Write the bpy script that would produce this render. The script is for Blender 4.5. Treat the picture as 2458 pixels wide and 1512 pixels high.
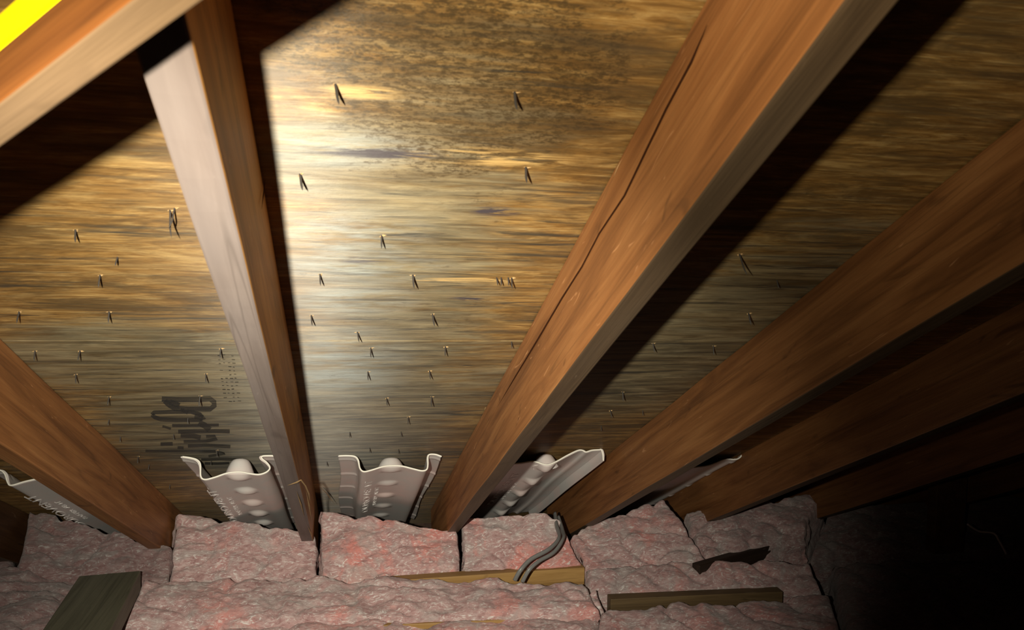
import bpy, bmesh, math, random
from mathutils import Vector, Matrix, noise

# ------------------------------------------------------------------ camera, light, exposure
# room axes: X along the eave, Y towards the eave, Z up. Roof axes: X, D (down the slope), N (square to the sheathing)
TH = math.radians(26.565)
CT, ST = math.cos(TH), math.sin(TH)
CAM = Vector((0, 0, 1.1))
F = 1950.0
E_ = Vector((0.98003927, 0.00652134, 0.19869699))
D_ = Vector((-0.18528113, 0.39227851, 0.90099305))
N_ = Vector((-0.07206888, -0.91982338, 0.38565663))
G_ = D_*CT + N_*ST
U_ = N_*CT - D_*ST

noise.seed_set(7)
S = bpy.context.scene
for o in list(bpy.data.objects): bpy.data.objects.remove(o)
C = S.collection

cam_data = bpy.data.cameras.new('camera')
cam = bpy.data.objects.new('camera', cam_data); C.objects.link(cam)
cam_data.sensor_width = 36; cam_data.lens = F/2458*36
cam_data.clip_start = 0.02
cam_data.dof.use_dof = True; cam_data.dof.focus_distance = 1.9; cam_data.dof.aperture_fstop = 11
def camvec(c): return Vector((E_[c], G_[c], U_[c]))
cx_, cy_, cz_ = camvec(0), -camvec(1), -camvec(2)
cam.matrix_world = Matrix.Translation(CAM) @ Matrix((cx_, cy_, cz_)).transposed().to_4x4()
S.camera = cam

def roof(X, D, N): return Vector((X, D*CT + N*ST, N*CT - D*ST)) + CAM   # roof axes -> room

LPOS = roof(-0.1366, -0.0095, 0.019)
LAIM = roof(0.05, 1.9, 0.38)
ld = bpy.data.lights.new('torch', 'SPOT'); lo = bpy.data.objects.new('torch', ld); C.objects.link(lo)
lo.location = LPOS
lo.rotation_euler = (LAIM-LPOS).to_track_quat('-Z', 'Y').to_euler()
ld.energy = 190; ld.color = (1.0, 0.95, 0.77)
ld.spot_size = math.radians(66); ld.spot_blend = 1.0; ld.shadow_soft_size = 0.011

ls = bpy.data.lights.new('torch_spill', 'SPOT'); lso = bpy.data.objects.new('torch_spill', ls); C.objects.link(lso)
lso.location = LPOS; lso.rotation_euler = (roof(-0.1366+0.148, -0.0095+0.554, 0.019+0.82)-LPOS).to_track_quat('-Z', 'Y').to_euler()
ls.energy = 40; ls.color = (1.0, 0.90, 0.64); ls.spot_size = math.radians(120); ls.spot_blend = 1.0; ls.shadow_soft_size = 0.011

W = bpy.data.worlds.new('world'); S.world = W; W.use_nodes = True
W.node_tree.nodes['Background'].inputs[0].default_value = (0.9, 0.45, 0.3, 1)
W.node_tree.nodes['Background'].inputs[1].default_value = 0.008
S.view_settings.view_transform = 'Standard'; S.view_settings.look = 'None'
S.view_settings.exposure = 0.0; S.view_settings.gamma = 1.0; S.view_settings.use_curve_mapping = False

# ------------------------------------------------------------------ measuring helpers
def ray(x, y):
    p = Vector((x-1229, y-756., F))
    return p.dot(E_), p.dot(D_), p.dot(N_), p.dot(G_), p.dot(U_)
def onN(x, y, N=0.5):
    e, d, n, g, u = ray(x, y); k = N/n; return (e*k, d*k, N)
def onD(x, y, D):
    e, d, n, g, u = ray(x, y); k = D/d; return (e*k, D, n*k)
def onZ(x, y, z):                       # z below the lens -> room point
    e, d, n, g, u = ray(x, y); k = z/u; return Vector((e*k, g*k, z)) + CAM
def onY(x, y, Y):
    e, d, n, g, u = ray(x, y); k = Y/g; return Vector((e*k, Y, u*k)) + CAM

# ------------------------------------------------------------------ material helpers
class NT:
    def __init__(self, name):
        self.m = bpy.data.materials.new(name); self.m.use_nodes = True
        self.t = self.m.node_tree; self.b = self.t.nodes['Principled BSDF']
        self.tc = self.t.nodes.new('ShaderNodeTexCoord').outputs['Object']
    def n(self, typ, **kw):
        nd = self.t.nodes.new(typ)
        for k, v in kw.items(): setattr(nd, k, v)
        return nd
    def link(self, a, b): self.t.links.new(a, b)
    def mapping(self, scale, loc=(0,0,0), src=None):
        m = self.n('ShaderNodeMapping'); m.inputs['Scale'].default_value = scale; m.inputs['Location'].default_value = loc
        self.link(src or self.tc, m.inputs['Vector']); return m.outputs[0]
    def noise(self, vec, scale, detail=4, rough=0.55, dist=0.0):
        nd = self.n('ShaderNodeTexNoise'); nd.inputs['Scale'].default_value = scale
        nd.inputs['Detail'].default_value = detail; nd.inputs['Roughness'].default_value = rough
        nd.inputs['Distortion'].default_value = dist
        self.link(vec, nd.inputs['Vector']); return nd.outputs['Fac']
    def ramp(self, fac, stops, interp='LINEAR'):
        r = self.n('ShaderNodeValToRGB'); cr = r.color_ramp; cr.interpolation = interp
        while len(cr.elements) < len(stops): cr.elements.new(0.5)
        for el, (p, c) in zip(cr.elements, stops):
            el.position = p; el.color = (c, c, c, 1) if isinstance(c, (int, float)) else (*c, 1)
        self.link(fac, r.inputs[0]); return r.outputs[0]
    def math(self, op, a, b=None, clamp=False):
        nd = self.n('ShaderNodeMath', operation=op); nd.use_clamp = clamp
        for i, v in enumerate((a, b)):
            if v is None: continue
            if isinstance(v, (int, float)): nd.inputs[i].default_value = v
            else: self.link(v, nd.inputs[i])
        return nd.outputs[0]
    def mix(self, fac, a, b, blend='MIX'):
        nd = self.n('ShaderNodeMix', data_type='RGBA', blend_type=blend)
        for i, v in ((0, fac), (6, a), (7, b)):
            if isinstance(v, (int, float)): nd.inputs[i].default_value = v
            elif isinstance(v, tuple): nd.inputs[i].default_value = (*v, 1)
            else: self.link(v, nd.inputs[i])
        return nd.outputs[2]
    def bump(self, h, strength, dist, prev=None):
        b = self.n('ShaderNodeBump'); b.inputs['Strength'].default_value = strength; b.inputs['Distance'].default_value = dist
        self.link(h, b.inputs['Height'])
        if prev: self.link(prev, b.inputs['Normal'])
        return b.outputs[0]
    def blob(self, cx, cy, rx, ry, soft=1.0):    # 1 inside an ellipse in the object's x, y, fading to 0 at its rim
        s = self.n('ShaderNodeMapping'); s.inputs['Location'].default_value = (-cx/rx, -cy/ry, 0); s.inputs['Scale'].default_value = (1/rx, 1/ry, 0)
        self.link(self.tc, s.inputs['Vector'])
        ln = self.n('ShaderNodeVectorMath', operation='LENGTH'); self.link(s.outputs[0], ln.inputs[0])
        return self.math('SUBTRACT', 1.0, ln.outputs['Value'], clamp=True)
    def out(self, col, rough=0.6, normal=None, spec=0.4, metal=0.0):
        if isinstance(col, tuple): self.b.inputs['Base Color'].default_value = (*col, 1)
        else: self.link(col, self.b.inputs['Base Color'])
        if isinstance(rough, (int, float)): self.b.inputs['Roughness'].default_value = rough
        else: self.link(rough, self.b.inputs['Roughness'])
        if normal: self.link(normal, self.b.inputs['Normal'])
        self.b.inputs['Specular IOR Level'].default_value = spec; self.b.inputs['Metallic'].default_value = metal
        return self.m

def plain(name, col, rough=0.6, spec=0.4, metal=0.0, var=0.25, sc=40):
    t = NT(name); f = t.noise(t.tc, sc, 3)
    c = t.mix(f, tuple(v*(1-var) for v in col), tuple(min(1, v*(1+var)) for v in col))
    return t.out(c, rough, None, spec, metal)

def lumber(name, dark, mid, light, grey=None, seed=0.0, rough=0.55, spec=0.35, knots=0.5):
    """sawn wood, grain along the object's y"""
    t = NT(name)
    g = t.noise(t.mapping((34, 2.4, 34), (seed, seed, 0)), 1.0, 5, 0.55, 0.8)
    g2 = t.noise(t.mapping((220, 5, 220), (seed, 3, 0)), 1.0, 3, 0.6)
    big = t.noise(t.mapping((7, 1.6, 7), (seed*2, 1, 0)), 1.0, 3, 0.5)
    col = t.ramp(g, [(0.22, dark), (0.5, mid), (0.80, light)])
    col = t.mix(t.math('MULTIPLY', t.ramp(g2, [(0.35, 1.0), (0.6, 0.0)]), 0.22), col, dark)
    # scuffs and pale scratches
    sc = t.ramp(t.noise(t.mapping((70, 9, 70), (seed+5, 2, 1)), 1.0, 2, 0.5, 1.5), [(0.70, 0.0), (0.76, 1.0)])
    col = t.mix(t.math('MULTIPLY', sc, 0.45), col, tuple(min(1, v*1.5+0.06) for v in light))
    # knots / dark blotches
    kn = t.ramp(t.noise(t.mapping((26, 9, 26), (seed+9, 7, 3)), 1.0, 2, 0.5, 0.8), [(0.24, 1.0), (0.33, 0.0)])
    col = t.mix(t.math('MULTIPLY', kn, knots), col, tuple(v*0.35 for v in dark))
    if grey:
        gm = t.ramp(big, [(0.38, 0.0), (0.62, 1.0)])
        col = t.mix(t.math('MULTIPLY', gm, 0.8), col, grey)
    cr = t.ramp(t.noise(t.mapping((45, 0.9, 45), (seed+2, 4, 3)), 1.0, 1, 0.4, 0.4), [(0.485, 0.0), (0.5, 1.0), (0.515, 0.0)])
    col = t.mix(t.math('MULTIPLY', cr, 0.30), col, tuple(v*0.3 for v in dark))
    nb = t.bump(g, 0.35, 0.004); nb = t.bump(g2, 0.3, 0.0015, nb)
    return t.out(col, rough, nb, spec)

# ---- plywood sheathing (object x = along the eave, object y = down the slope)
def sheathing_material():
    t = NT('stained_plywood')
    fine = t.noise(t.mapping((14, 230, 1)), 1.0, 5, 0.7, 0.9)
    med = t.noise(t.mapping((8, 62, 1), (3, 1, 0)), 1.0, 6, 0.68, 1.6)
    broad = t.noise(t.mapping((2.2, 9, 1), (7, 5, 0)), 1.0, 3, 0.55, 0.5)
    col = t.ramp(med, [(0.32, (0.16, 0.08, 0.022)), (0.48, (0.36, 0.195, 0.058)), (0.66, (0.58, 0.37, 0.14))])
    wide = t.noise(t.mapping((3.2, 19, 1), (5, 8, 0)), 1.0, 6, 0.72, 1.4)
    col = t.mix(t.ramp(wide, [(0.40, 0.8), (0.54, 0.0)]), col, (0.13, 0.078, 0.032))
    col = t.mix(t.ramp(fine, [(0.38, 0.50), (0.56, 0.0)]), col, (0.20, 0.10, 0.03))
    col = t.mix(t.ramp(fine, [(0.58, 0.0), (0.76, 0.5)]), col, (0.90, 0.68, 0.34))
    blot = t.noise(t.mapping((5, 15, 1), (31, 6, 0)), 1.0, 6, 0.7, 1.2)
    col = t.mix(t.ramp(blot, [(0.38, 0.62), (0.52, 0.0)]), col, (0.11, 0.068, 0.03))
    col = t.mix(t.ramp(blot, [(0.55, 0.0), (0.70, 0.45)]), col, (0.66, 0.45, 0.19))
    # dull grey weathering: streaky masks inside patches
    def B(px, py, rx, ry):
        X, D, _ = onN(px, py); return t.blob(X, D, rx, ry)
    streak = t.noise(t.mapping((6, 42, 1), (11, 2, 0)), 1.0, 6, 0.68, 0.6)
    def add(*bs):
        r = bs[0]
        for b in bs[1:]: r = t.math('ADD', r, b)
        return r
    greyz = add(B(1010, 560, .24, .62), B(960, 960, .30, .62), B(860, 1060, .22, .6), B(440, 1000, .36, .62), B(300, 850, .36, .22),
                B(790, 380, .14, .09), B(600, 1060, .30, .6), B(1560, 900, .4, .5), B(1900, 700, .4, .4))
    gm = t.math('MULTIPLY', t.math('MINIMUM', greyz, 1.0), 1.0)
    gm = t.math('ADD', gm, t.math('SUBTRACT', streak, 0.62))
    gm = t.ramp(gm, [(0.22, 0.0), (0.62, 1.0)])
    col = t.mix(t.math('MULTIPLY', gm, 0.7), col, t.mix(t.ramp(streak, [(0.35, 0.0), (0.65, 1.0)]), (0.07, 0.062, 0.04), (0.36, 0.31, 0.20)))
    # cool bluish bloom
    bl = t.math('MULTIPLY', add(B(800, 355, .12, .045), B(840, 560, .12, .08), B(850, 640, .16, .06), B(800, 880, .16, .25), B(840, 720, .12, .07)),
                t.ramp(t.noise(t.mapping((8, 34, 1), (1, 9, 0)), 1.0, 4, 0.6), [(0.40, 0.0), (0.60, 1.0)]))
    col = t.mix(t.math('MULTIPLY', bl, 1.1, True), col, (0.38, 0.42, 0.42))
    # leopard-spotted mould
    sp = t.noise(t.mapping((120, 230, 1), (2, 2, 0)), 1.0, 5, 0.78, 0.0)
    mz = add(B(1130, 110, .20, .17), B(1180, 260, .16, .13), B(1080, 340, .17, .16), B(1290, 180, .15, .12), B(940, 100, .15, .12))
    mzn = t.noise(t.mapping((14, 26, 1), (6, 2, 0)), 1.0, 4, 0.65, 0.5)
    mz = t.math('MULTIPLY', t.math('ADD', mz, t.math('MULTIPLY', t.math('SUBTRACT', mzn, 0.56), 3.2)), 1.5, True)
    spots = t.ramp(t.math('ADD', sp, t.math('MULTIPLY', mz, 0.10)), [(0.56, 0.0), (0.66, 1.0)])
    col = t.mix(t.math('MULTIPLY', t.math('MULTIPLY', spots, mz), 0.85), col, (0.062, 0.040, 0.018))
    col = t.mix(t.math('MULTIPLY', mz, 0.15), col, (0.20, 0.12, 0.055))
    # dark streaks of dirt
    dk = t.ramp(t.noise(t.mapping((3.2, 46, 1), (21, 4, 0)), 1.0, 5, 0.7, 0.9), [(0.54, 0.0), (0.64, 1.0)])
    dz = add(B(430, 1060, .5, .6), B(930, 1080, .34, .6), B(930, 350, .20, .03), B(1300, 185, .14, .02), B(60, 640, .25, .2), B(1650, 800, .5, .5),
             B(320, 760, .4, .3), B(1000, 700, .4, .4))
    col = t.mix(t.math('MULTIPLY', dk, t.math('MINIMUM', t.math('ADD', t.math('MULTIPLY', dz, 1.5), 0.35), 0.9)), col, (0.055, 0.048, 0.038))
    # lower end near the eave: sooty
    sy = t.math('MULTIPLY', t.math('MINIMUM', add(B(930, 1110, .30, .42), B(1500, 980, .5, .6), B(480, 1110, .42, .45)), 0.8), t.ramp(streak, [(0.35, 1.0), (0.62, 0.25)]))
    col = t.mix(sy, col, (0.045, 0.042, 0.034))
    # purple-grey worn flecks
    for px, py, rx, ry in ((870, 626, .028, .008), (1190, 508, .030, .008), (880, 366, .07, .007), (1115, 716, .03, .006)):
        fl = t.math('MULTIPLY', B(px, py, rx*1.2, ry*1.8), t.ramp(med, [(0.42, 1.0), (0.56, 0.0)]), True)
        fl = t.math('MULTIPLY', fl, 2.5, True)
        col = t.mix(fl, col, (0.075, 0.06, 0.07))
    # pale yellow-brown patches, broken up by the grain noise
    for px, py, rx, ry in ((1090, 673, .05, .006), (1150, 673, .05, .007), (870, 222, .035, .008), (1180, 378, .08, .012)):
        col = t.mix(t.math('MULTIPLY', t.math('MULTIPLY', B(px, py, rx*1.3, ry*1.6), 2.0), t.ramp(med, [(0.44, 0.0), (0.56, 1.0)]), True), col, (0.72, 0.46, 0.18))
    h = t.math('ADD', t.math('MULTIPLY', fine, 0.6), t.math('MULTIPLY', med, 0.7))
    nb = t.bump(h, 0.5, 0.0022)
    nb = t.bump(sp, 0.10, 0.002, nb)
    tg = t.n('ShaderNodeTangent', direction_type='UV_MAP', uv_map='grain')
    t.link(tg.outputs[0], t.b.inputs['Tangent']); t.b.inputs['Anisotropic'].default_value = 1.0
    return t.out(col, t.ramp(streak, [(0.3, 0.40), (0.7, 0.52)]), nb, 0.75)

M_PLY = sheathing_material()
ORD, ORM, ORL = (0.12, 0.042, 0.012), (0.31, 0.125, 0.040), (0.46, 0.21, 0.075)
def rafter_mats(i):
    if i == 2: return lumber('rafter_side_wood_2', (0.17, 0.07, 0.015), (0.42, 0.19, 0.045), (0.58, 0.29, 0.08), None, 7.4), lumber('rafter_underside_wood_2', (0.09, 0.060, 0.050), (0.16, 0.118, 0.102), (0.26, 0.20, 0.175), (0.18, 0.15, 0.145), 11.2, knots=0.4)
    m = 0.22 if i == 0 else (0.70 if i == 4 else (0.6 if i > 4 else 1.0))  # leftmost and right rafters darker: their shade is put into the wood colour
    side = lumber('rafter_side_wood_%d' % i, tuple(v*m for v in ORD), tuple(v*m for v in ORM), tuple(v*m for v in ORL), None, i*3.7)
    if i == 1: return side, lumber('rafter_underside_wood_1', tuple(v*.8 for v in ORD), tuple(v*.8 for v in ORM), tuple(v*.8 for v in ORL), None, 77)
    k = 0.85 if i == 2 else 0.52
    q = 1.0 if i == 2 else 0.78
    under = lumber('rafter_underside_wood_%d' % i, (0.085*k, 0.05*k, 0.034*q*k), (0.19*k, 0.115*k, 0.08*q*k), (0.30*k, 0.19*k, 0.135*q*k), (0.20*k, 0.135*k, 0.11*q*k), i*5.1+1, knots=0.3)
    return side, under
M_JOIST = lumber('joist_wood', (0.14, 0.07, 0.02), (0.32, 0.18, 0.06), (0.45, 0.27, 0.10), None, 40)
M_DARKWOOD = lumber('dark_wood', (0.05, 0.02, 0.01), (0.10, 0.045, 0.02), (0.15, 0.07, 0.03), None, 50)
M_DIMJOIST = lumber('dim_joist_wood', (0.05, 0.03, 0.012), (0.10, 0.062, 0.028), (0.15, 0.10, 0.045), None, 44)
M_BLACKWOOD = lumber('slot_shade_wood', (0.010, 0.005, 0.003), (0.022, 0.012, 0.008), (0.035, 0.02, 0.012), None, 52)  # near black: shade of the slot put into the board's colour
M_OLIVE = lumber('olive_weathered_wood', (0.06, 0.056, 0.038), (0.10, 0.095, 0.065), (0.14, 0.13, 0.09), None, 60, knots=0.2)
M_BRACE_S = lumber('brace_side_wood', (0.07, 0.020, 0.004), (0.16, 0.055, 0.012), (0.26, 0.10, 0.03), None, 70)
M_BRACE_B = lumber('brace_bottom_wood', (0.06, 0.034, 0.016), (0.12, 0.074, 0.038), (0.19, 0.12, 0.066), (0.10, 0.062, 0.038), 75)
M_YELLOW = plain('plain_yellow', (1.0, 0.78, 0.0), 0.5, 0.3, var=0.03)  # even saturated yellow for the bar
M_STEEL = plain('dull_nail_steel', (0.035, 0.03, 0.028), 0.5, 0.35)
M_SPLINT = plain('raw_wood_splinter', (0.42, 0.27, 0.13), 0.7, 0.2)
M_CABLE = plain('grey_cable_sheath', (0.17, 0.17, 0.17), 0.4, 0.5, var=0.15)
M_TEXT = plain('raised_lettering', (0.80, 0.76, 0.76), 0.45, 0.4, var=0.05)
M_PAPER = plain('pale_torn_paper', (0.6, 0.5, 0.5), 0.8, 0.2)
M_FLOOR = plain('dusty_ceiling_board', (0.05, 0.035, 0.03), 0.9, 0.1)
M_WALL = lumber('gable_board', (0.02, 0.009, 0.006), (0.045, 0.02, 0.012), (0.06, 0.03, 0.018), None, 90)

def vent_material():
    t = NT('grey_foam_plastic')
    f = t.noise(t.tc, 9, 3); f2 = t.noise(t.mapping((60, 14, 60)), 1.0, 3)
    c = t.mix(t.ramp(f, [(0.4, 0.0), (0.62, 1.0)]), (0.60, 0.58, 0.58), (0.68, 0.57, 0.56))
    c = t.mix(t.math('MULTIPLY', f2, 0.2), c, (0.50, 0.47, 0.46))
    return t.out(c, 0.42, None, 0.5)
M_VENT = vent_material()

def ink_material():
    t = NT('black_stamp_ink')
    f = t.noise(t.mapping((10, 160, 1), (4, 4, 0)), 1.0, 4, 0.65)
    t.out((0.045, 0.045, 0.045), 0.55, None, 0.3)
    t.link(t.ramp(f, [(0.40, 0.88), (0.62, 0.35)]), t.b.inputs['Alpha'])
    return t.m
M_INK = ink_material()

def wool_material(name, seed, coral, pale=1.0):
    t = NT(name)
    L = (seed*1.7, seed*0.9, seed)
    big = t.noise(t.mapping((1, 1, 1), L), 6, 4, 0.6, 0.8)
    mid = t.noise(t.mapping((22, 40, 40), L), 1.0, 6, 0.7, 1.2)
    fib = t.noise(t.mapping((55, 190, 190), L), 1.0, 5, 0.75, 2.0)
    wisp = t.noise(t.mapping((30, 75, 75), (seed+3, 1, seed)), 1.0, 5, 0.65, 2.6)
    P = lambda r, g, b: (r*pale*0.88, g*pale*0.97, b*pale*1.0)  # pale dims batts away from the beam; falloff put into the wool colour
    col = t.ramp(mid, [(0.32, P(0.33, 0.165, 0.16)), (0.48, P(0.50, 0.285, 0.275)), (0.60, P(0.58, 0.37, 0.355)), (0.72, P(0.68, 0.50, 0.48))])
    cm = t.ramp(t.math('ADD', t.math('MULTIPLY', big, 0.75), t.math('MULTIPLY', mid, 0.25)), [(0.56-0.10*coral, 0.0), (0.66-0.10*coral, 1.0)])
    col = t.mix(t.math('MULTIPLY', cm, min(0.8, 0.35+0.5*coral)), col, P(0.74, 0.235, 0.20))
    gm = t.ramp(t.noise(t.mapping((9, 13, 13), (seed+4, 2, 8)), 1.0, 4, 0.6, 1.0), [(0.50, 0.0), (0.62, 1.0)])
    col = t.mix(t.math('MULTIPLY', gm, 0.6), col, P(0.46, 0.385, 0.365))
    col = t.mix(t.ramp(wisp, [(0.54, 0.0), (0.65, 0.8)]), col, P(0.86, 0.74, 0.71))
    col = t.mix(t.ramp(wisp, [(0.30, 0.7), (0.42, 0.0)]), col, P(0.27, 0.115, 0.11))
    col = t.mix(t.ramp(fib, [(0.34, 0.4), (0.50, 0.0)]), col, P(0.28, 0.13, 0.125))
    nb = t.bump(wisp, 0.35, 0.004); nb = t.bump(fib, 0.4, 0.002, nb)
    m = t.out(col, 0.9, nb, 0.12)
    t.b.inputs['Sheen Weight'].default_value = 0.15
    return m

# ------------------------------------------------------------------ object helpers
def tag(o, label=None, cat=None, group=None, kind=None):
    if label: o['label'] = label
    if cat: o['category'] = cat
    if group: o['group'] = group
    if kind: o['kind'] = kind
    return o
def empty(name, loc, label, cat, group=None, rot=(0,0,0)):
    o = bpy.data.objects.new(name, None); o.empty_display_size = 0.05; C.objects.link(o)
    o.location = loc; o.rotation_euler = rot
    bpy.context.view_layer.update()
    return tag(o, label, cat, group)
def mesh_obj(name, verts, faces, mats, parent=None, smooth=False, fm=None):
    me = bpy.data.meshes.new(name); me.from_pydata([tuple(v) for v in verts], [], faces)
    for m in (mats if isinstance(mats, (list, tuple)) else [mats]): me.materials.append(m)
    if fm:
        for p, i in zip(me.polygons, fm): p.material_index = i
    if smooth:
        for p in me.polygons: p.use_smooth = True
    bm = bmesh.new(); bm.from_mesh(me); bmesh.ops.recalc_face_normals(bm, faces=bm.faces); bm.to_mesh(me); bm.free()
    o = bpy.data.objects.new(name, me); C.objects.link(o)
    if parent: o.parent = parent
    return o
RROT = (-TH, 0, 0)
def place_roof(o, X, D, N): o.location = roof(X, D, N); o.rotation_euler = RROT
def box(x0, x1, y0, y1, z0, z1):
    v = [(x, y, z) for x in (x0, x1) for y in (y0, y1) for z in (z0, z1)]
    f = [(0,1,3,2), (4,6,7,5), (0,4,5,1), (2,3,7,6), (0,2,6,4), (1,5,7,3)]
    return v, f
def bevel(o, w=0.003, seg=2):
    b = o.modifiers.new('bevel', 'BEVEL'); b.width = w; b.segments = seg; b.limit_method = 'ANGLE'; return o

def plank(name, x0, x1, y0, y1, z0, z1, mats, under=False, wob=0.0, seed=0, parent=None, bev=0.0025):
    """long timber with slightly wavy edges; y is the long way"""
    n = max(2, int((y1-y0)/0.05)); vs, fs, fm = [], [], []
    for i in range(n+1):
        y = y0 + (y1-y0)*i/n
        for k, (x, z) in enumerate(((x0, z0), (x1, z0), (x1, z1), (x0, z1))):
            a = noise.noise(Vector((seed+k*0.7, y*2.3, 0)))*wob; b = noise.noise(Vector((seed+k*0.7+9, y*2.7, 3)))*wob
            vs.append((x+a, y, z+b))
    for i in range(n):
        for k in range(4):
            a = i*4+k; b = i*4+(k+1) % 4
            fs.append((a, b, b+4, a+4)); fm.append(1 if (under and k == 0) else 0)
    fs += [(0, 3, 2, 1), (n*4, n*4+1, n*4+2, n*4+3)]; fm += [0, 0]
    o = mesh_obj(name, vs, fs, mats, parent, False, fm)
    return bevel(o, bev)

# ------------------------------------------------------------------ setting
H = 0.5; XB = 0.296; SP = 0.4235; T = 0.035; NB = 0.353
seamD = onN(850, 818)[1]
v1, f1 = box(-1.75, 3.3, -1.6, seamD-0.0012, H, H+0.012)
v2, f2 = box(-1.75, 3.3, seamD+0.0012, 3.42, H, H+0.012)
v2b, f2b = box(-1.75, 3.3, -1.6, 3.42, H+0.013, H+0.016)
vs = v1+v2+v2b; fs = f1 + [tuple(i+8 for i in f) for f in f2] + [tuple(i+16 for i in f) for f in f2b]
ceil = mesh_obj('ceiling', vs, fs, M_PLY); place_roof(ceil, 0, 0, 0)
uvl = ceil.data.uv_layers.new(name='grain')
for lp in ceil.data.loops:
    c = ceil.data.vertices[lp.vertex_index].co; uvl.data[lp.index].uv = (c.y, c.x)
tag(ceil, 'stained and mouldy plywood roof sheathing between the rafters', None, None, 'structure')
v, f = box(-1.75, 3.3, -0.6, 3.45, -0.02, 0.0)
floor = mesh_obj('floor', v, f, M_FLOOR); tag(floor, 'dark ceiling boards under the insulation', None, None, 'structure')
v, f = box(3.3, 3.33, -0.6, 3.45, -0.02, 2.6)
tag(mesh_obj('wall_right', v, f, M_WALL), 'dark gable wall at the right', None, None, 'structure')
v, f = box(-1.78, -1.75, -0.6, 3.45, -0.02, 2.6)
tag(mesh_obj('wall_left', v, f, M_WALL), 'dark gable wall at the left', None, None, 'structure')
v, f = box(-1.75, 3.3, 3.12, 3.15, -0.02, 0.2)
tag(mesh_obj('wall_back', v, f, M_WALL), 'low outer wall under the eave', None, None, 'structure')

# stamped lettering on the sheathing: strokes in a 6.87x crop whose corner is (320, 900)
def ribbon(pts, w):
    vs, fs = [], []
    n = len(pts)
    for i, p in enumerate(pts):
        a = Vector(pts[max(0, i-1)]); b = Vector(pts[min(n-1, i+1)]); t = (b-a)
        t = t.normalized() if t.length > 1e-9 else Vector((1, 0)); nn = Vector((-t.y, t.x))*w/2
        vs += [(p[0]+nn.x, p[1]+nn.y), (p[0]-nn.x, p[1]-nn.y)]
    for i in range(n-1): fs.append((2*i, 2*i+1, 2*i+3, 2*i+2))
    return vs, fs
def stamp_mesh(name, strokes, parent, z=-0.0006):
    vs, fs = [], []
    for pts, w in strokes:
        q = []
        for (cx, cy) in pts: q.append((320+cx/6.87, 900+cy/6.87))
        rv, rf = ribbon(q, w*1.12/6.87)
        k = len(vs)
        for (x, y) in rv:
            X, D, N = onN(x, y); vs.append((X, D, H+z))
        fs += [tuple(i+k for i in ff) for ff in rf]; z -= 0.00002
    return mesh_obj(name, vs, fs, M_INK, parent)
stamp_mesh('stamp_lettering', [
    ([(470,390),(700,400),(1100,395),(1260,385),(1330,440),(1335,500),(1270,555),(900,560),(680,545),(580,480),(520,420)], 78),
    ([(600,440),(760,500)], 80),
    ([(310,650),(340,610),(700,600),(950,600),(1100,645),(1165,710),(1080,735),(700,735),(450,725),(350,690),(310,645)], 62),
    ([(1010,670),(1150,700)], 85), ([(780,560),(900,620)], 50),
    ([(640,830),(900,825),(1160,820),(1410,820)], 46), ([(1080,780),(1180,830),(1260,900)], 90), ([(480,840),(620,880)], 34),
    ([(740,930),(1100,915),(1590,925)], 60), ([(780,985),(1000,1000),(1110,1030)], 70),
    ([(1200,1010),(1340,1005),(1380,1045),(1200,1085),(830,1095)], 48),
    ([(450,1135),(650,1130)], 56), ([(900,1165),(1200,1150),(1600,1175)], 52), ([(730,1190),(830,1200)], 44),
    ([(200,1245),(700,1250),(1360,1255)], 40), ([(1400,1265),(1510,1290),(1240,1335)], 36),
    ([(1120,1390),(1450,1380),(1780,1390)], 42), ([(1180,1450),(1400,1455),(1580,1445)], 38)], ceil)
random.seed(3)
tiny = []
for i in range(13):
    for k in range(4):
        if random.random() < 0.8:
            cx = 1500 + i*9 + k*75 - 110; cy = -330 + i*62 + random.uniform(-9, 9)
            tiny.append(([(cx, cy), (cx+random.uniform(20, 55), cy+random.uniform(-5, 5))], random.uniform(9, 15)))
stamp_mesh('small_stamp_print', tiny, ceil, -0.0009)

# ------------------------------------------------------------------ rafters
RL = [
 ('A', -3, 'orange-brown rafter cut off by the left edge of the picture, behind the leftmost vent'),
 ('B', -2, 'orange-brown rafter at the lower left, its right face broad and lit'),
 ('C', -1, 'rafter with a pinkish grey underside and orange side, crossed by the diagonal brace'),
 ('D', 0, 'large orange-brown rafter right of the centre bay with a long crack along its left face'),
 ('E', 1, 'dim brown rafter, next to the right of the large cracked one'),
 ('F', 2, 'dark reddish-brown rafter along whose left face a vent edge runs'),
 ('G', 3, 'very dark rafter just right of the dark reddish-brown one'),
 ('H', 4, 'nearly black rafter above the dark post at the right'),
 ('I', 5, 'nearly black rafter at the far right behind the dark post'),
 ('J', 6, 'nearly black rafter nearest the right gable wall')]
RAFT = {}
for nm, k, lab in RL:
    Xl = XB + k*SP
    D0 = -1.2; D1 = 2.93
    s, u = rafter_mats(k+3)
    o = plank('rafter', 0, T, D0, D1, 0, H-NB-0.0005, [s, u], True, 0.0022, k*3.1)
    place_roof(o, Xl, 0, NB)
    tag(o, lab, 'rafter', 'rafters of the roof slope'); RAFT[nm] = o
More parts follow.
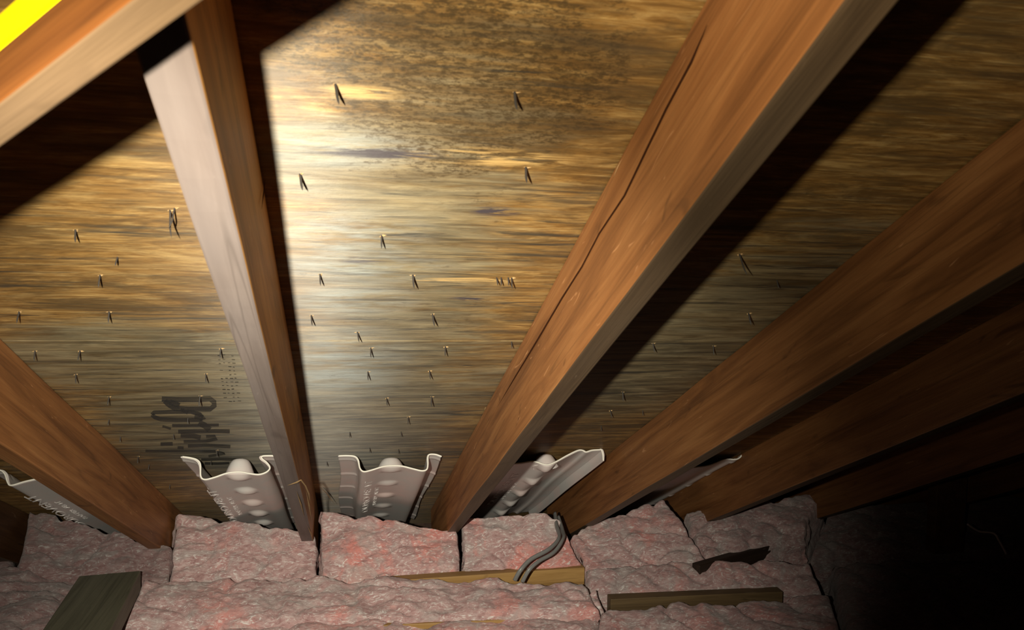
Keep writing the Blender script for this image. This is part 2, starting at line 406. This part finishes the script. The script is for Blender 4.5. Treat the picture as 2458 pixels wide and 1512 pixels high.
# long open crack and splinters belong to their rafters
def sliver(name, pts, w, mat, parent, rootinv):
    """thin pointed chip through room points"""
    vs, fs = [], []; n = len(pts)
    P = [rootinv @ Vector(p) for p in pts]
    for i, p in enumerate(P):
        a = P[max(0, i-1)]; b = P[min(n-1, i+1)]; t = (b-a).normalized()
        s1 = t.cross(Vector((0.3, 0.5, 0.81))).normalized(); s2 = t.cross(s1).normalized()
        r = w*(0.08 if i in (0, n-1) else 1.0)
        for q in range(4):
            a4 = q*math.pi/2; vs.append(p + s1*math.cos(a4)*r + s2*math.sin(a4)*r*0.5)
    for i in range(n-1):
        for q in range(4): fs.append((i*4+q, i*4+(q+1) % 4, i*4+4+(q+1) % 4, i*4+4+q))
    fs += [(0,1,2,3), tuple((n-1)*4+q for q in (3,2,1,0))]
    return mesh_obj(name, vs, fs, mat, parent)
M_CRACK = plain('dark_split', (0.035, 0.012, 0.005), 0.9, 0.05)
bpy.context.view_layer.update()
RI = {k: o.matrix_world.inverted() for k, o in RAFT.items()}
XBl = XB - 0.0004
def onX(x, y, X):
    e, d, n, g, u = ray(x, y); k = X/e; return (X, d*k, n*k)
sliver('crack', [roof(*onX(a, b, XBl)) for a, b in ((1697,60),(1660,150),(1600,262),(1560,345),(1500,470),(1440,560),(1398,640),(1350,715),(1300,800),(1240,900),(1192,980))], 0.0016, M_CRACK, RAFT['D'], RI['D'])
sliver('splinter', [roof(*onX(a, b, XBl)) for a, b in ((1495,378),(1484,400),(1472,428))], 0.0010, M_SPLINT, RAFT['D'], RI['D'])
sliver('splinter', [roof(*onX(a, b, XBl)) for a, b in ((1175,955),(1168,970),(1163,985))], 0.0022, M_SPLINT, RAFT['D'], RI['D'])
# torn corner at the foot of the grey-bottomed rafter
XAr = XB-SP+T
for pts in (((690,1165),(712,1158),(722,1152),(733,1166),(741,1185),(744,1205)), ((735,1180),(742,1215),(748,1250)), ((712,1180),(722,1210),(730,1240)), ((738,1262),(746,1280),(752,1303))):
    q = []
    for i, (a, b) in enumerate(pts):
        X, D, N = onN(a, b, NB-0.0015-0.003*(1 if 0 < i < len(pts)-1 else 0)); q.append(roof(X, D, N))
    sliver('splinter', q, 0.0020, M_SPLINT, RAFT['C'], RI['C'])
sliver('splinter', [roof(*onN(a, b, 0.47)) for a, b in ((765,1165),(785,1185),(803,1210))], 0.0018, M_SPLINT, RAFT['C'], RI['C'])
sliver('splinter', [roof(*onX(a, b, XAr+0.003)) for a, b in ((636,430),(632,470),(628,503))], 0.0013, M_CRACK, RAFT['C'], RI['C'])

# ------------------------------------------------------------------ diagonal brace under the rafters + yellow bar
ang = math.atan2(-0.70436, 0.70984)
def diag_box(name, s0, s1, w0, w1, n0, n1, mats, fm=None):
    L = s1-s0
    # long way = object y
    v, f = box(-w1, -w0, 0, L, n0, n1)
    o = mesh_obj(name, v, f, mats, None, False, fm)
    X = -0.2077 + 0.70984*s0; D = 0.4630 - 0.70436*s0
    # object y -> (0.70984,-0.70436,0) in roof axes; object x -> -(0.70436,0.70984,0)... right-handed with z = N
    yv = Vector((0.70984, -0.70436, 0)); xv = Vector((-0.70436, -0.70984, 0)); zv = Vector((0, 0, 1))
    m = Matrix((xv, yv, zv)).transposed()
    R = Matrix.Rotation(-TH, 3, 'X')
    o.matrix_world = Matrix.Translation(roof(X, D, 0)) @ (R @ m).to_4x4()
    return bevel(o, 0.002)
# box(-w1,-w0): w is measured down-slope (+) from the far lower edge
br = diag_box('diagonal_brace', -0.50, 0.74, -0.0215, 0.0, 0.306, 0.3525, [M_BRACE_S, M_BRACE_B], [0, 0, 0, 0, 1, 0])
tag(br, 'brightly lit diagonal wooden brace nailed under the rafters at the top left', 'brace')
yb = diag_box('yellow_bar', -0.38, 0.105, -0.0215, -0.0140, 0.3545, 0.387, [M_YELLOW])
tag(yb, 'bright yellow bar standing on the diagonal brace in the top left corner', 'bar')

# ------------------------------------------------------------------ roofing nails
def nail_mesh(L=0.019, r=0.0016, bend=0.0):
    vs, fs = [], []; rings = [(0.004, r), (-L*0.62, r), (-L*0.82, r*0.8), (-L, 0.0001)]; ns = 7
    for i, (z, rr) in enumerate(rings):
        for q in range(ns):
            a = q*2*math.pi/ns; vs.append((math.cos(a)*rr + bend*(z/L)**2, math.sin(a)*rr, z))
    for i in range(len(rings)-1):
        for q in range(ns): fs.append((i*ns+q, i*ns+(q+1) % ns, (i+1)*ns+(q+1) % ns, (i+1)*ns+q))
    fs.append(tuple(range(ns))); fs.append(tuple(3*ns+q for q in range(ns)))
    return vs, fs
BAYS = {
 'left bay': [(408,505,2),(420,500,3),(181,552,0),(282,617,4),(240,660,0),(46,748,0),(262,748,0),(84,842,0),(192,842,0),(530,836,0),(182,898,0),(494,897,0),
    (262,952,0),(480,950,1),(262,1007,4),(451,1003,4),(417,1042,4),(289,1048,4),(332,1095,0),(358,1115,4),(521,1080,0),(408,1163,4),(507,1105,4)],
 'centre bay': [(805,203,1),(1235,222,1),(1262,402,1),(720,418,1),(916,565,0),(768,658,0),(991,660,1),(1192,666,4),(1203,666,4),(1220,666,4),(1228,667,0),(747,757,0),
    (1038,754,1),(858,797,0),(890,835,0),(1069,832,0),(883,892,0),(1031,890,0),(928,955,0),(1036,952,1),(980,1000,0),(840,1037,4),(963,1036,4),(888,1075,4),(957,1078,4),(785,1108,4)],
 'right bay': [(1865,673,4),(1775,610,2),(1797,752,1),(1567,824,0),(1712,830,0),(1495,940,1),(1465,985,0),(1543,985,4),(1443,1022,4),(1228,820,4)]}
WORDS = ['topmost','second','third','fourth','fifth','sixth','seventh','eighth','ninth','tenth','eleventh','twelfth','thirteenth','fourteenth','fifteenth','sixteenth','seventeenth',
         'eighteenth','nineteenth','twentieth','twenty-first','twenty-second','twenty-third','twenty-fourth','twenty-fifth','twenty-sixth','twenty-seventh']
SPECIAL = {(408,505): 'long slanting nail with a long shadow left of the grey-bottomed rafter', (420,500): 'second of the paired long nails left of the grey-bottomed rafter',
   (480,950): 'nail poking through the black stamped lettering amid a split of wood', (805,203): 'thick nail at the upper left of the centre bay beside the spotted mould',
   (1235,222): 'nail in the spotted mould, highest on the right of the centre bay', (1262,402): 'nail just below the spotted mould on the right of the centre bay',
   (720,418): 'nail near the bright strip, beside a pinkish torn fleck', (991,660): 'nail with a curved crack trailing to its right in mid centre bay',
   (1192,666): 'leftmost of the four nails clustered by the large cracked rafter', (1203,666): 'second from left of the four nails clustered by the large cracked rafter',
   (1220,666): 'third from left of the four nails clustered by the large cracked rafter', (1228,667): 'rightmost of the four nails clustered by the large cracked rafter',
   (1775,610): 'longest dark nail in the dim bay right of the large cracked rafter', (785,1108): 'nail beside the top left corner of the centre vent',
   (1228,820): 'nail tight against the left edge of the large cracked rafter'}
rnd = random.Random(8)
shapes = [(0.018,0.0011,0.001), (0.021,0.0014,0.0015), (0.034,0.0011,0.004), (0.026,0.0009,-0.006), (0.013,0.0010,0)]
nmesh = []
for L, r, bd in shapes:
    v, f = nail_mesh(L, r, bd); me = bpy.data.meshes.new('nail'); me.from_pydata(v, [], f); me.materials.append(M_STEEL); nmesh.append(me)
chips = []
for kx in range(3):
    vs, fs = [], []
    for c in range(3):
        a = rnd.uniform(-0.7, 0.7) + (math.pi if c % 2 else 0); L = rnd.uniform(0.002, 0.007); w = 0.0006; hh = rnd.uniform(0.0008, 0.003)
        ux, uy = math.cos(a), math.sin(a); k = len(vs)
        vs += [(ux*0.001-uy*w, uy*0.001+ux*w, 0.0002), (ux*0.001+uy*w, uy*0.001-ux*w, 0.0002), (ux*L, uy*L, 0.0002), (ux*0.0022, uy*0.0022, -hh)]
        fs += [(k, k+1, k+2), (k, k+3, k+1), (k+1, k+3, k+2), (k+2, k+3, k)]
    me = bpy.data.meshes.new('splinter'); me.from_pydata(vs, [], fs); me.materials.append(M_SPLINT); chips.append(me)
for bay, lst in BAYS.items():
    order = sorted(lst, key=lambda p: (p[1], p[0]))
    for i, (px, py, k) in enumerate(order):
        X, D, N = onN(px, py)
        o = bpy.data.objects.new('roofing_nail', nmesh[k]); C.objects.link(o); o.location = roof(X, D, H)
        o.rotation_euler = (-TH + rnd.uniform(-.12, .12), rnd.uniform(-.12, .12), 0)
        lab = SPECIAL.get((px, py)) or 'small dark roofing nail, %s nail counting down the %s' % (WORDS[i], {'left bay': 'bay left of the grey-bottomed rafter', 'centre bay': 'wide centre bay', 'right bay': 'dim bay right of the cracked rafter'}[bay])
        tag(o, lab, 'nail', 'roofing nails poking through the sheathing')
        if k != 4:
            c = bpy.data.objects.new('splinter', chips[rnd.randrange(3)]); C.objects.link(c); c.parent = o
            c.rotation_euler = (0, 0, rnd.uniform(-.4, .4)); c['label'] = 'pale torn wood splinters'

# ------------------------------------------------------------------ rafter vents
def D_at(px, py, N): return onN(px, py, N)[1]
def smooth_poly(P, n):
    """resample with Catmull-Rom"""
    out = []
    for i in range(len(P)-1):
        p0 = Vector(P[max(0, i-1)]); p1 = Vector(P[i]); p2 = Vector(P[i+1]); p3 = Vector(P[min(len(P)-1, i+2)])
        for k in range(n):
            t = k/n
            q = 0.5*((2*p1) + (-p0+p2)*t + (2*p0-5*p1+4*p2-p3)*t*t + (-p0+3*p1-3*p2+p3)*t**3)
            out.append(q)
    out.append(Vector(P[-1])); return out
def text_mesh(s, size, depth=0.0006):
    cu = bpy.data.curves.new('txt', 'FONT'); cu.body = s; cu.size = size; cu.extrude = depth; cu.align_x = 'LEFT'; cu.align_y = 'CENTER'
    o = bpy.data.objects.new('txt', cu); C.objects.link(o)
    bpy.context.view_layer.update()
    me = bpy.data.meshes.new_from_object(o.evaluated_get(bpy.context.evaluated_depsgraph_get()))
    bpy.data.objects.remove(o); return me
TX1 = text_mesh('DUROVENT', 0.030); TX2 = text_mesh('RAFTER VENT', 0.017)
def vent(prof, ref, label, dimp, textx, Dend=3.05, dome=True, dw=0.028, shear=0.0, Dd=None, notch=True):
    """prof: section traced on the plane square to the slope; ref: (px, py) where the flange touches the sheathing"""
    D0 = D_at(ref[0], ref[1], 0.497) if Dd is None else Dd
    P = []
    for a, b in prof:
        X, D, N = onD(a, b, D0); P.append((X, min(N, 0.4965)))
    P = smooth_poly(P, 5)
    X0 = P[0][0]; Nn = Vector((0, 0))
    root = empty('rafter_vent', roof(X0, D0, 0.4965), label, 'vent', 'foam rafter vents at the eave', RROT)
    # centre of the channel
    nl = 150; vs = []; fs = []; m = len(P)
    Ld = Dend-D0
    cx, cn = dimp
    for j in range(nl+1):
        s = Ld*j/nl
        wv = 0.004*math.sin(s*9+X0*20)
        for i, p in enumerate(P):
            X = p[0]-X0 + shear*s; N = p[1]-0.4965
            dep = min(1, max(0, (-N-0.012)/0.03))
            # flanges wander a little, walls spread to the eave
            X += wv*(1-dep)
            # lens-shaped ribs pressed out of the channel floor
            for q in range(7):
                sd = 0.030+q*0.172
                a = (s-sd)/0.030; b = (X-(cx-X0)-shear*s)/dw
                if abs(a) < 1 and abs(b) < 1: N -= 0.014*dep*(1-a*a)**1.2*(1-b*b)
                # notches on the flange
                a2 = (s-sd)/0.012
                if notch and abs(a2) < 1 and dep < 0.3 and (i < 12 or i > m-12): N -= 0.003*(1-a2*a2)
            vs.append((X, s, N))
    for j in range(nl):
        for i in range(m-1): fs.append((j*m+i, j*m+i+1, (j+1)*m+i+1, (j+1)*m+i))
    o = mesh_obj('panel', vs, fs, M_VENT, root, True)
    so = o.modifiers.new('solid', 'SOLIDIFY'); so.thickness = 0.0028; so.offset = 0
    # rolled rim along the open end; its lit edge painted in a paler colour
    vs, fs = [], []
    r = 0.0021; ns = 8
    for i, p in enumerate(P):
        a = P[max(0, i-1)]; b = P[min(m-1, i+1)]; t = (b-a).normalized(); nn = Vector((-t.y, t.x))
        for q in range(ns):
            an = q*2*math.pi/ns
            vs.append((p[0]-X0 + nn.x*math.cos(an)*r, -0.001+math.sin(an)*r, p[1]-0.4965 + nn.y*math.cos(an)*r))
    for i in range(m-1):
        for q in range(ns): fs.append((i*ns+q, i*ns+(q+1) % ns, (i+1)*ns+(q+1) % ns, (i+1)*ns+q))
    fs += [tuple(range(ns)), tuple((m-1)*ns+q for q in range(ns))]
    rim = mesh_obj('rim', vs, fs, M_RIM, root, True); rim['label'] = 'pale rim of the open end'
    if dome:
        vs, fs = [], []; nu, nv = 16, 6; cxl = cx-X0
        for j in range(nv+1):
            tt = j/nv; zz = (cn-0.4965)+0.002 + (0.4955-cn)*math.sin(tt*math.pi/2); rr = 0.036*(1-0.62*tt)
            for i in range(nu): 
                a = i*2*math.pi/nu; vs.append((cxl+math.cos(a)*rr, 0.045+math.sin(a)*rr*1.1, min(-0.0015, zz)))
        for j in range(nv):
            for i in range(nu): fs.append((j*nu+i, j*nu+(i+1) % nu, (j+1)*nu+(i+1) % nu, (j+1)*nu+i))
        fs.append(tuple(nv*nu+i for i in range(nu)))
        mesh_obj('support_rib', vs, fs, M_VENT, root, True)
    if textx is not None:
        # find the floor depth at the lettering
        for me, off, s0, xs in ((TX1, 0.0, 0.60, 3.0), (TX2, 0.026, 0.52, 2.6)):
            X = textx+off
            j = min(range(m), key=lambda i: abs(P[i][0]-X) + (0.2 if P[i][1] > 0.48 else 0))
            j2 = min(m-1, j+2); sl = (P[j2][1]-P[j][1])/max(1e-4, (P[j2][0]-P[j][0]))
            sl = max(-0.5, min(0.5, sl))
            t = bpy.data.objects.new('raised_lettering', me.copy()); C.objects.link(t); t.parent = root
            if not t.data.materials: t.data.materials.append(M_TEXT)
            else: t.data.materials[0] = M_TEXT
            # text runs up-slope (-y), glyph tops towards +... seen from below
            xv = Vector((0, -1, 0)); yv = Vector((-1, 0, -sl)).normalized(); zv = xv.cross(yv)
            t.matrix_local = Matrix.Translation((X-X0+shear*s0, s0, P[j][1]-0.4965-0.0022)) @ Matrix((xv, yv, zv)).transposed().to_4x4() @ Matrix.Diagonal((xs, 1, 1, 1))
    return root
M_RIM = plain('lit_vent_rim', (0.78, 0.74, 0.68), 0.4, 0.4, var=0.05)
def cen(px, py, D): X, _, N = onD(px, py, D); return (X, N)
pc = [(813,1094),(835,1093),(852,1096),(860,1105),(864,1124),(873,1132),(890,1129),(920,1120),(943,1118),(965,1119),(990,1125),(1012,1130),(1024,1127),(1027,1115),(1027,1098),(1031,1091),(1046,1091),(1060,1096)]
Dc = D_at(813, 1094, .497)
vent(pc, (813,1094), 'grey foam rafter vent with raised lettering in the wide centre bay', cen(940, 1119, Dc), onN(882, 1190, .452)[0])
pl = [(438,1096),(456,1099),(473,1104),(481,1115),(482,1143),(492,1151),(515,1146),(545,1136),(575,1133),(600,1137),(622,1139),(640,1133),(648,1123),(641,1111),(629,1101),(630,1095),(650,1094),(668,1095)]
Dl = D_at(438, 1096, .497)
vent(pl, (438,1096), 'grey foam rafter vent with a curled right lip, left of the grey-bottomed rafter', cen(570, 1134, Dl), onN(532, 1195, .452)[0])
pr = [(1176,1088),(1205,1090),(1216,1100),(1225,1112),(1250,1112),(1282,1108),(1312,1116),(1335,1108),(1360,1094),(1385,1082),(1397,1080),(1406,1085),(1420,1081),(1437,1073),(1443,1077),(1447,1092),(1448,1106)]
Dr = D_at(1410, 1080, .497)
vent(pr, (1410,1080), 'grey foam rafter vent with a raised warped right corner, right of the cracked rafter', cen(1318, 1114, Dr), onN(1212, 1180, .452)[0], dw=0.026, notch=False)
pz = [(-28,1128),(0,1128),(12,1138),(19,1158),(28,1165),(60,1156),(100,1148),(128,1149),(165,1158),(195,1165),(215,1160),(217,1140),(222,1130),(245,1131)]
Dz = D_at(0, 1128, .497)
vent(pz, (0,1128), 'dim grey foam rafter vent at the left edge, half behind a rafter', (onN(150, 1186, .452)[0], cen(115, 1149, Dz)[1]), onN(60, 1190, .452)[0], dw=0.024)
pd = [(1500,1120),(1520,1122),(1530,1138),(1560,1140),(1600,1132),(1650,1124),(1700,1118),(1740,1103),(1765,1103),(1776,1098),(1779,1086)]
vent(pd, (1779,1086), 'dim grey foam rafter vent showing only a thin edge along the dark reddish rafter', cen(1640, 1124, 2.12), None, dome=False, Dd=2.2)

# ------------------------------------------------------------------ insulation
def batt(label, quad, seed, coral=0.4, pale=1.0, thick=0.2, amp=1.0, step=0.0055, bulge=0.012, rr=0.03, folds=1.0):
    """quad: back-left, back-right, front-right, front-left, each (px, py, z below lens)"""
    Q = [onZ(*q) for q in quad]
    Wd = max((Q[1]-Q[0]).length, (Q[2]-Q[3]).length); Ln = max((Q[3]-Q[0]).length, (Q[2]-Q[1]).length)
    base = (Q[0]+Q[1]+Q[2]+Q[3])/4; base = Vector((base.x, base.y, 0.002))
    def axis(L):
        n = max(8, int(L/step)); m = max(6, int(thick/(step*1.6)))
        return [-thick*(m-i)/m for i in range(m)] + [L*i/n for i in range(n+1)] + [L+thick*(i+1)/m for i in range(m)]
    A, B = axis(Wd), axis(Ln)
    vs = []
    for b in B:
        for a in A:
            u = min(1, max(0, a/Wd)); v = min(1, max(0, b/Ln))
            p = (Q[0]*(1-u)+Q[1]*u)*(1-v) + (Q[3]*(1-u)+Q[2]*u)*v
            down = max(0, -a, a-Wd, -b, b-Ln)
            e = min(u*Wd, (1-u)*Wd, v*Ln, (1-v)*Ln)
            if e < rr: p.z -= rr*(1-math.sqrt(max(0, 1-(1-e/rr)**2)))
            p.z += bulge*4*math.sqrt(max(0, u*(1-u)*v*(1-v)))
            p.z -= down
            # displacement
            s = Vector((p.x*1.0, p.y*1.0, p.z)) + Vector((seed*3.3, seed*1.7, seed))
            q7 = s*7; nv = Vector((noise.noise(q7), noise.noise(q7+Vector((31.7, 5.2, 9.1))), noise.noise(q7+Vector((3.3, 47.9, 21.4)))))*0.016*amp
            cre = abs(noise.noise(Vector((s.x*6, s.y*11, s.z*11)) + nv*60)); cre2 = abs(noise.noise(Vector((s.x*13, s.y*30, s.z*30)) + nv*110))
            d = (0.042*(min(cre, 0.3)-0.2) + 0.012*(min(cre2, 0.3)-0.2))*folds + 0.003*noise.noise(s*48) + 0.0018*noise.noise(s*110)
            outw = Vector((0, 0, 1.0))
            if down > 0:
                ox = -1 if a < 0 else (1 if a > Wd else 0); oy = 1 if b < 0 else (-1 if b > Ln else 0)
                outw = Vector((ox, oy, 0.15))
            elif e < rr: outw = Vector((0, -0.5 if v > 0.5 else 0.3, 1)).normalized()
            p += nv + outw*d*amp
            p.z = max(p.z, 0.002)
            vs.append(p-base)
    m = len(A); fs = []
    for j in range(len(B)-1):
        for i in range(m-1): fs.append((j*m+i, j*m+i+1, (j+1)*m+i+1, (j+1)*m+i))
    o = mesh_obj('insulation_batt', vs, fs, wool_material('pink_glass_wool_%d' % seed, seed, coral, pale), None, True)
    o.location = base
    return tag(o, label, 'insulation', 'pink fibreglass batts')
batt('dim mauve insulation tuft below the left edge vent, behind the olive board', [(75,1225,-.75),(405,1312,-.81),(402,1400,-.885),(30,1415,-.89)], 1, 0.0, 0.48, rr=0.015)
batt('pink insulation block stuffed below the vent with the curled lip', [(418,1222,-.745),(758,1284,-.80),(762,1388,-.89),(405,1398,-.89)], 2, 0.2, 0.95, rr=0.014)
batt('bright coral-pink insulation block below the centre vent', [(766,1222,-.742),(1098,1268,-.78),(1106,1378,-.88),(767,1402,-.895)], 3, 1.0, 1.0, rr=0.014)
batt('pink insulation block with a coral crest behind the grey cable', [(1108,1230,-.745),(1345,1238,-.75),(1402,1348,-.86),(1109,1378,-.88)], 4, 0.8, 0.95, rr=0.014)
batt('torn pink insulation right of the cable, between two dim rafters', [(1372,1278,-.805),(1590,1196,-.742),(1705,1345,-.865),(1408,1366,-.88)], 5, 0.45, 0.85, rr=0.014)
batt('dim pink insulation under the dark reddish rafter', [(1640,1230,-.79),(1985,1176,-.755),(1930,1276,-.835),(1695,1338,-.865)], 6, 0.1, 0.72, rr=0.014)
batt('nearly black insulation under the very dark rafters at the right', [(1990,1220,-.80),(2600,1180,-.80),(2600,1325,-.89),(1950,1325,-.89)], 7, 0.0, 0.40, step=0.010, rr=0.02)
batt('long pink insulation roll lying across in front of the rafter feet', [(338,1386,-.866),(1400,1392,-.870),(1452,1468,-.905),(290,1508,-.93)], 8, 0.45, 0.95, bulge=0.012, rr=0.016)
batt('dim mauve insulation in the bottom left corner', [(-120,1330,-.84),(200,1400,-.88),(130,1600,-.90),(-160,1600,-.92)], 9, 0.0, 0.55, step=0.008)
batt('pink insulation between the dark slot and the dark wood strip at the lower right', [(1408,1352,-.86),(1945,1346,-.872),(1975,1412,-.92),(1416,1440,-.93)], 10, 0.35, 0.8, rr=0.014)
batt('pale pink insulation below the dark wood strip at the lower right', [(1445,1462,-.92),(1990,1430,-.92),(2050,1640,-1.0),(1400,1640,-1.0)], 11, 0.3, 0.75, rr=0.015)
batt('pink insulation along the bottom edge below the long roll', [(330,1514,-.94),(1440,1478,-.925),(1390,1640,-.97),(280,1640,-.97)], 12, 0.35, 0.9, rr=0.014)
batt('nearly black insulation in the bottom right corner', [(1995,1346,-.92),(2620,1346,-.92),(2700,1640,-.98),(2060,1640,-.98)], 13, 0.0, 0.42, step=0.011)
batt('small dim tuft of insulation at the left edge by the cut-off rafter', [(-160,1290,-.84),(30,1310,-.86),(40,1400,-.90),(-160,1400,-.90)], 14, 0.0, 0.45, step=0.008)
batt('small pale tuft of insulation at the right end of the long roll', [(1385,1448,-.90),(1438,1408,-.88),(1450,1462,-.92),(1360,1474,-.93)], 15, 0.1, 1.0, thick=0.1, step=0.004, rr=0.012)

# ------------------------------------------------------------------ boards lying in the insulation
def board(name, label, a, b, z0, hgt, dep, mat, cat='joist', group='joists showing between the batts'):
    """a, b: top front edge ends (px, py); z0 height below the lens of that edge"""
    A = onZ(a[0], a[1], z0); Bp = onZ(b[0], b[1], z0); L = (Bp-A).length; d = (Bp-A).normalized()
    v, f = box(-dep, 0, 0, L, -hgt, 0)
    o = mesh_obj(name, v, f, mat)
    yv = d; zv = Vector((0, 0, 1)); xv = yv.cross(zv); 
    o.matrix_world = Matrix.Translation(A) @ Matrix((xv, yv, zv)).transposed().to_4x4()
    tag(o, label, cat, group); return bevel(o, 0.002)
board('ceiling_joist', 'yellowish wooden joist strip under the hanging end of the grey cable', (940, 1394), (1404, 1362), -.874, 0.13, 0.038, M_JOIST)
board('ceiling_joist', 'dark wooden joist strip at the lower right between two batts', (1466, 1438), (1880, 1420), -.915, 0.10, 0.038, M_DIMJOIST)
board('ceiling_joist', 'thin brown joist strip showing at the bottom edge below the long roll', (900, 1502), (1290, 1484), -.925, 0.10, 0.038, M_JOIST)
board('ceiling_joist', 'short board end coloured nearly black for the shade of the slot at the lower right', (1680, 1358), (1922, 1288), -.862, 0.10, 0.03, M_BLACKWOOD)
# olive board lying on the insulation, bottom left
Q = [onZ(190, 1382, -.83), onZ(338, 1369, -.83), onZ(236, 1570, -.83), onZ(62, 1570, -.83)]
base = sum(Q, Vector())/4; v = [q-base for q in Q] + [q-base-Vector((0, 0, 0.055)) for q in Q]
ob = mesh_obj('loose_board', v, [(0,1,2,3),(7,6,5,4),(0,4,5,1),(1,5,6,2),(2,6,7,3),(3,7,4,0)], M_OLIVE); ob.location = base; bevel(ob, 0.003)
tag(ob, 'dark olive board lying on the insulation at the bottom left', 'board')
# dark post at the right with its little block
A = onZ(2282, 1335, -.93)
v, f = box(-.05, .05, -.02, .02, 0, 0)
def upright(label, px0, px1, pyb, z, toppy, Yth=0.04):
    P0 = onZ(px0, pyb, z); P1 = onZ(px1, pyb, z); 
    top = onY(px0, toppy, P0.y).z
    w = P1.x-P0.x
    v, f = box(0, w, 0, Yth, 0, top-P0.z+0.0)
    o = mesh_obj('post', v, f, M_DARKWOOD); o.location = P0; bevel(o, 0.002); return tag(o, label, 'post')
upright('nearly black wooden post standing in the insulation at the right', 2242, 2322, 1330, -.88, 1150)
# ------------------------------------------------------------------ cable loops
def tube(name, pts, r, mat, parent=None, ns=10, sub=8):
    P = smooth_poly([tuple(p) for p in pts], sub); vs, fs = [], []; n = len(P); o0 = P[0].copy()
    ref = Vector((0, 1, 0.2))
    for i, p in enumerate(P):
        t = (P[min(n-1, i+1)]-P[max(0, i-1)]).normalized(); s1 = t.cross(ref).normalized(); s2 = t.cross(s1)
        for q in range(ns):
            a = q*2*math.pi/ns; vs.append(p-o0 + s1*math.cos(a)*r + s2*math.sin(a)*r*0.75)
    for i in range(n-1):
        for q in range(ns): fs.append((i*ns+q, i*ns+(q+1) % ns, (i+1)*ns+(q+1) % ns, (i+1)*ns+q))
    fs += [tuple(range(ns)), tuple((n-1)*ns+q for q in range(ns))]
    o = mesh_obj(name, vs, fs, mat, parent, True); o.location = o0; return o
c1 = tube('electric_cable', [onY(1332,1232,2.42), onY(1336,1262,2.32), onY(1342,1290,2.24), onY(1318,1318,2.19), onY(1275,1342,2.16), onY(1250,1368,2.14), onY(1236,1392,2.15)], 0.0065, M_CABLE)
tag(c1, 'grey electric cable strand, the left and lower one of the hanging pair', 'cable', 'grey cable pair')
c2 = tube('electric_cable', [onY(1340,1240,2.40), onY(1350,1272,2.30), onY(1352,1292,2.22), onY(1330,1325,2.17), onY(1295,1346,2.14), onY(1270,1368,2.12), onY(1254,1396,2.13)], 0.006, M_CABLE)
tag(c2, 'grey electric cable strand, the right and upper one of the hanging pair', 'cable', 'grey cable pair')
w = tube('torn_paper_strip', [onY(2322,1258,2.05), onY(2350,1275,2.05), onY(2385,1280,2.04), onY(2398,1298,2.03), onY(2416,1330,2.02)], 0.003, M_PAPER)
tag(w, 'thin pale torn strip hanging at the far lower right beside the dark post', 'strip')
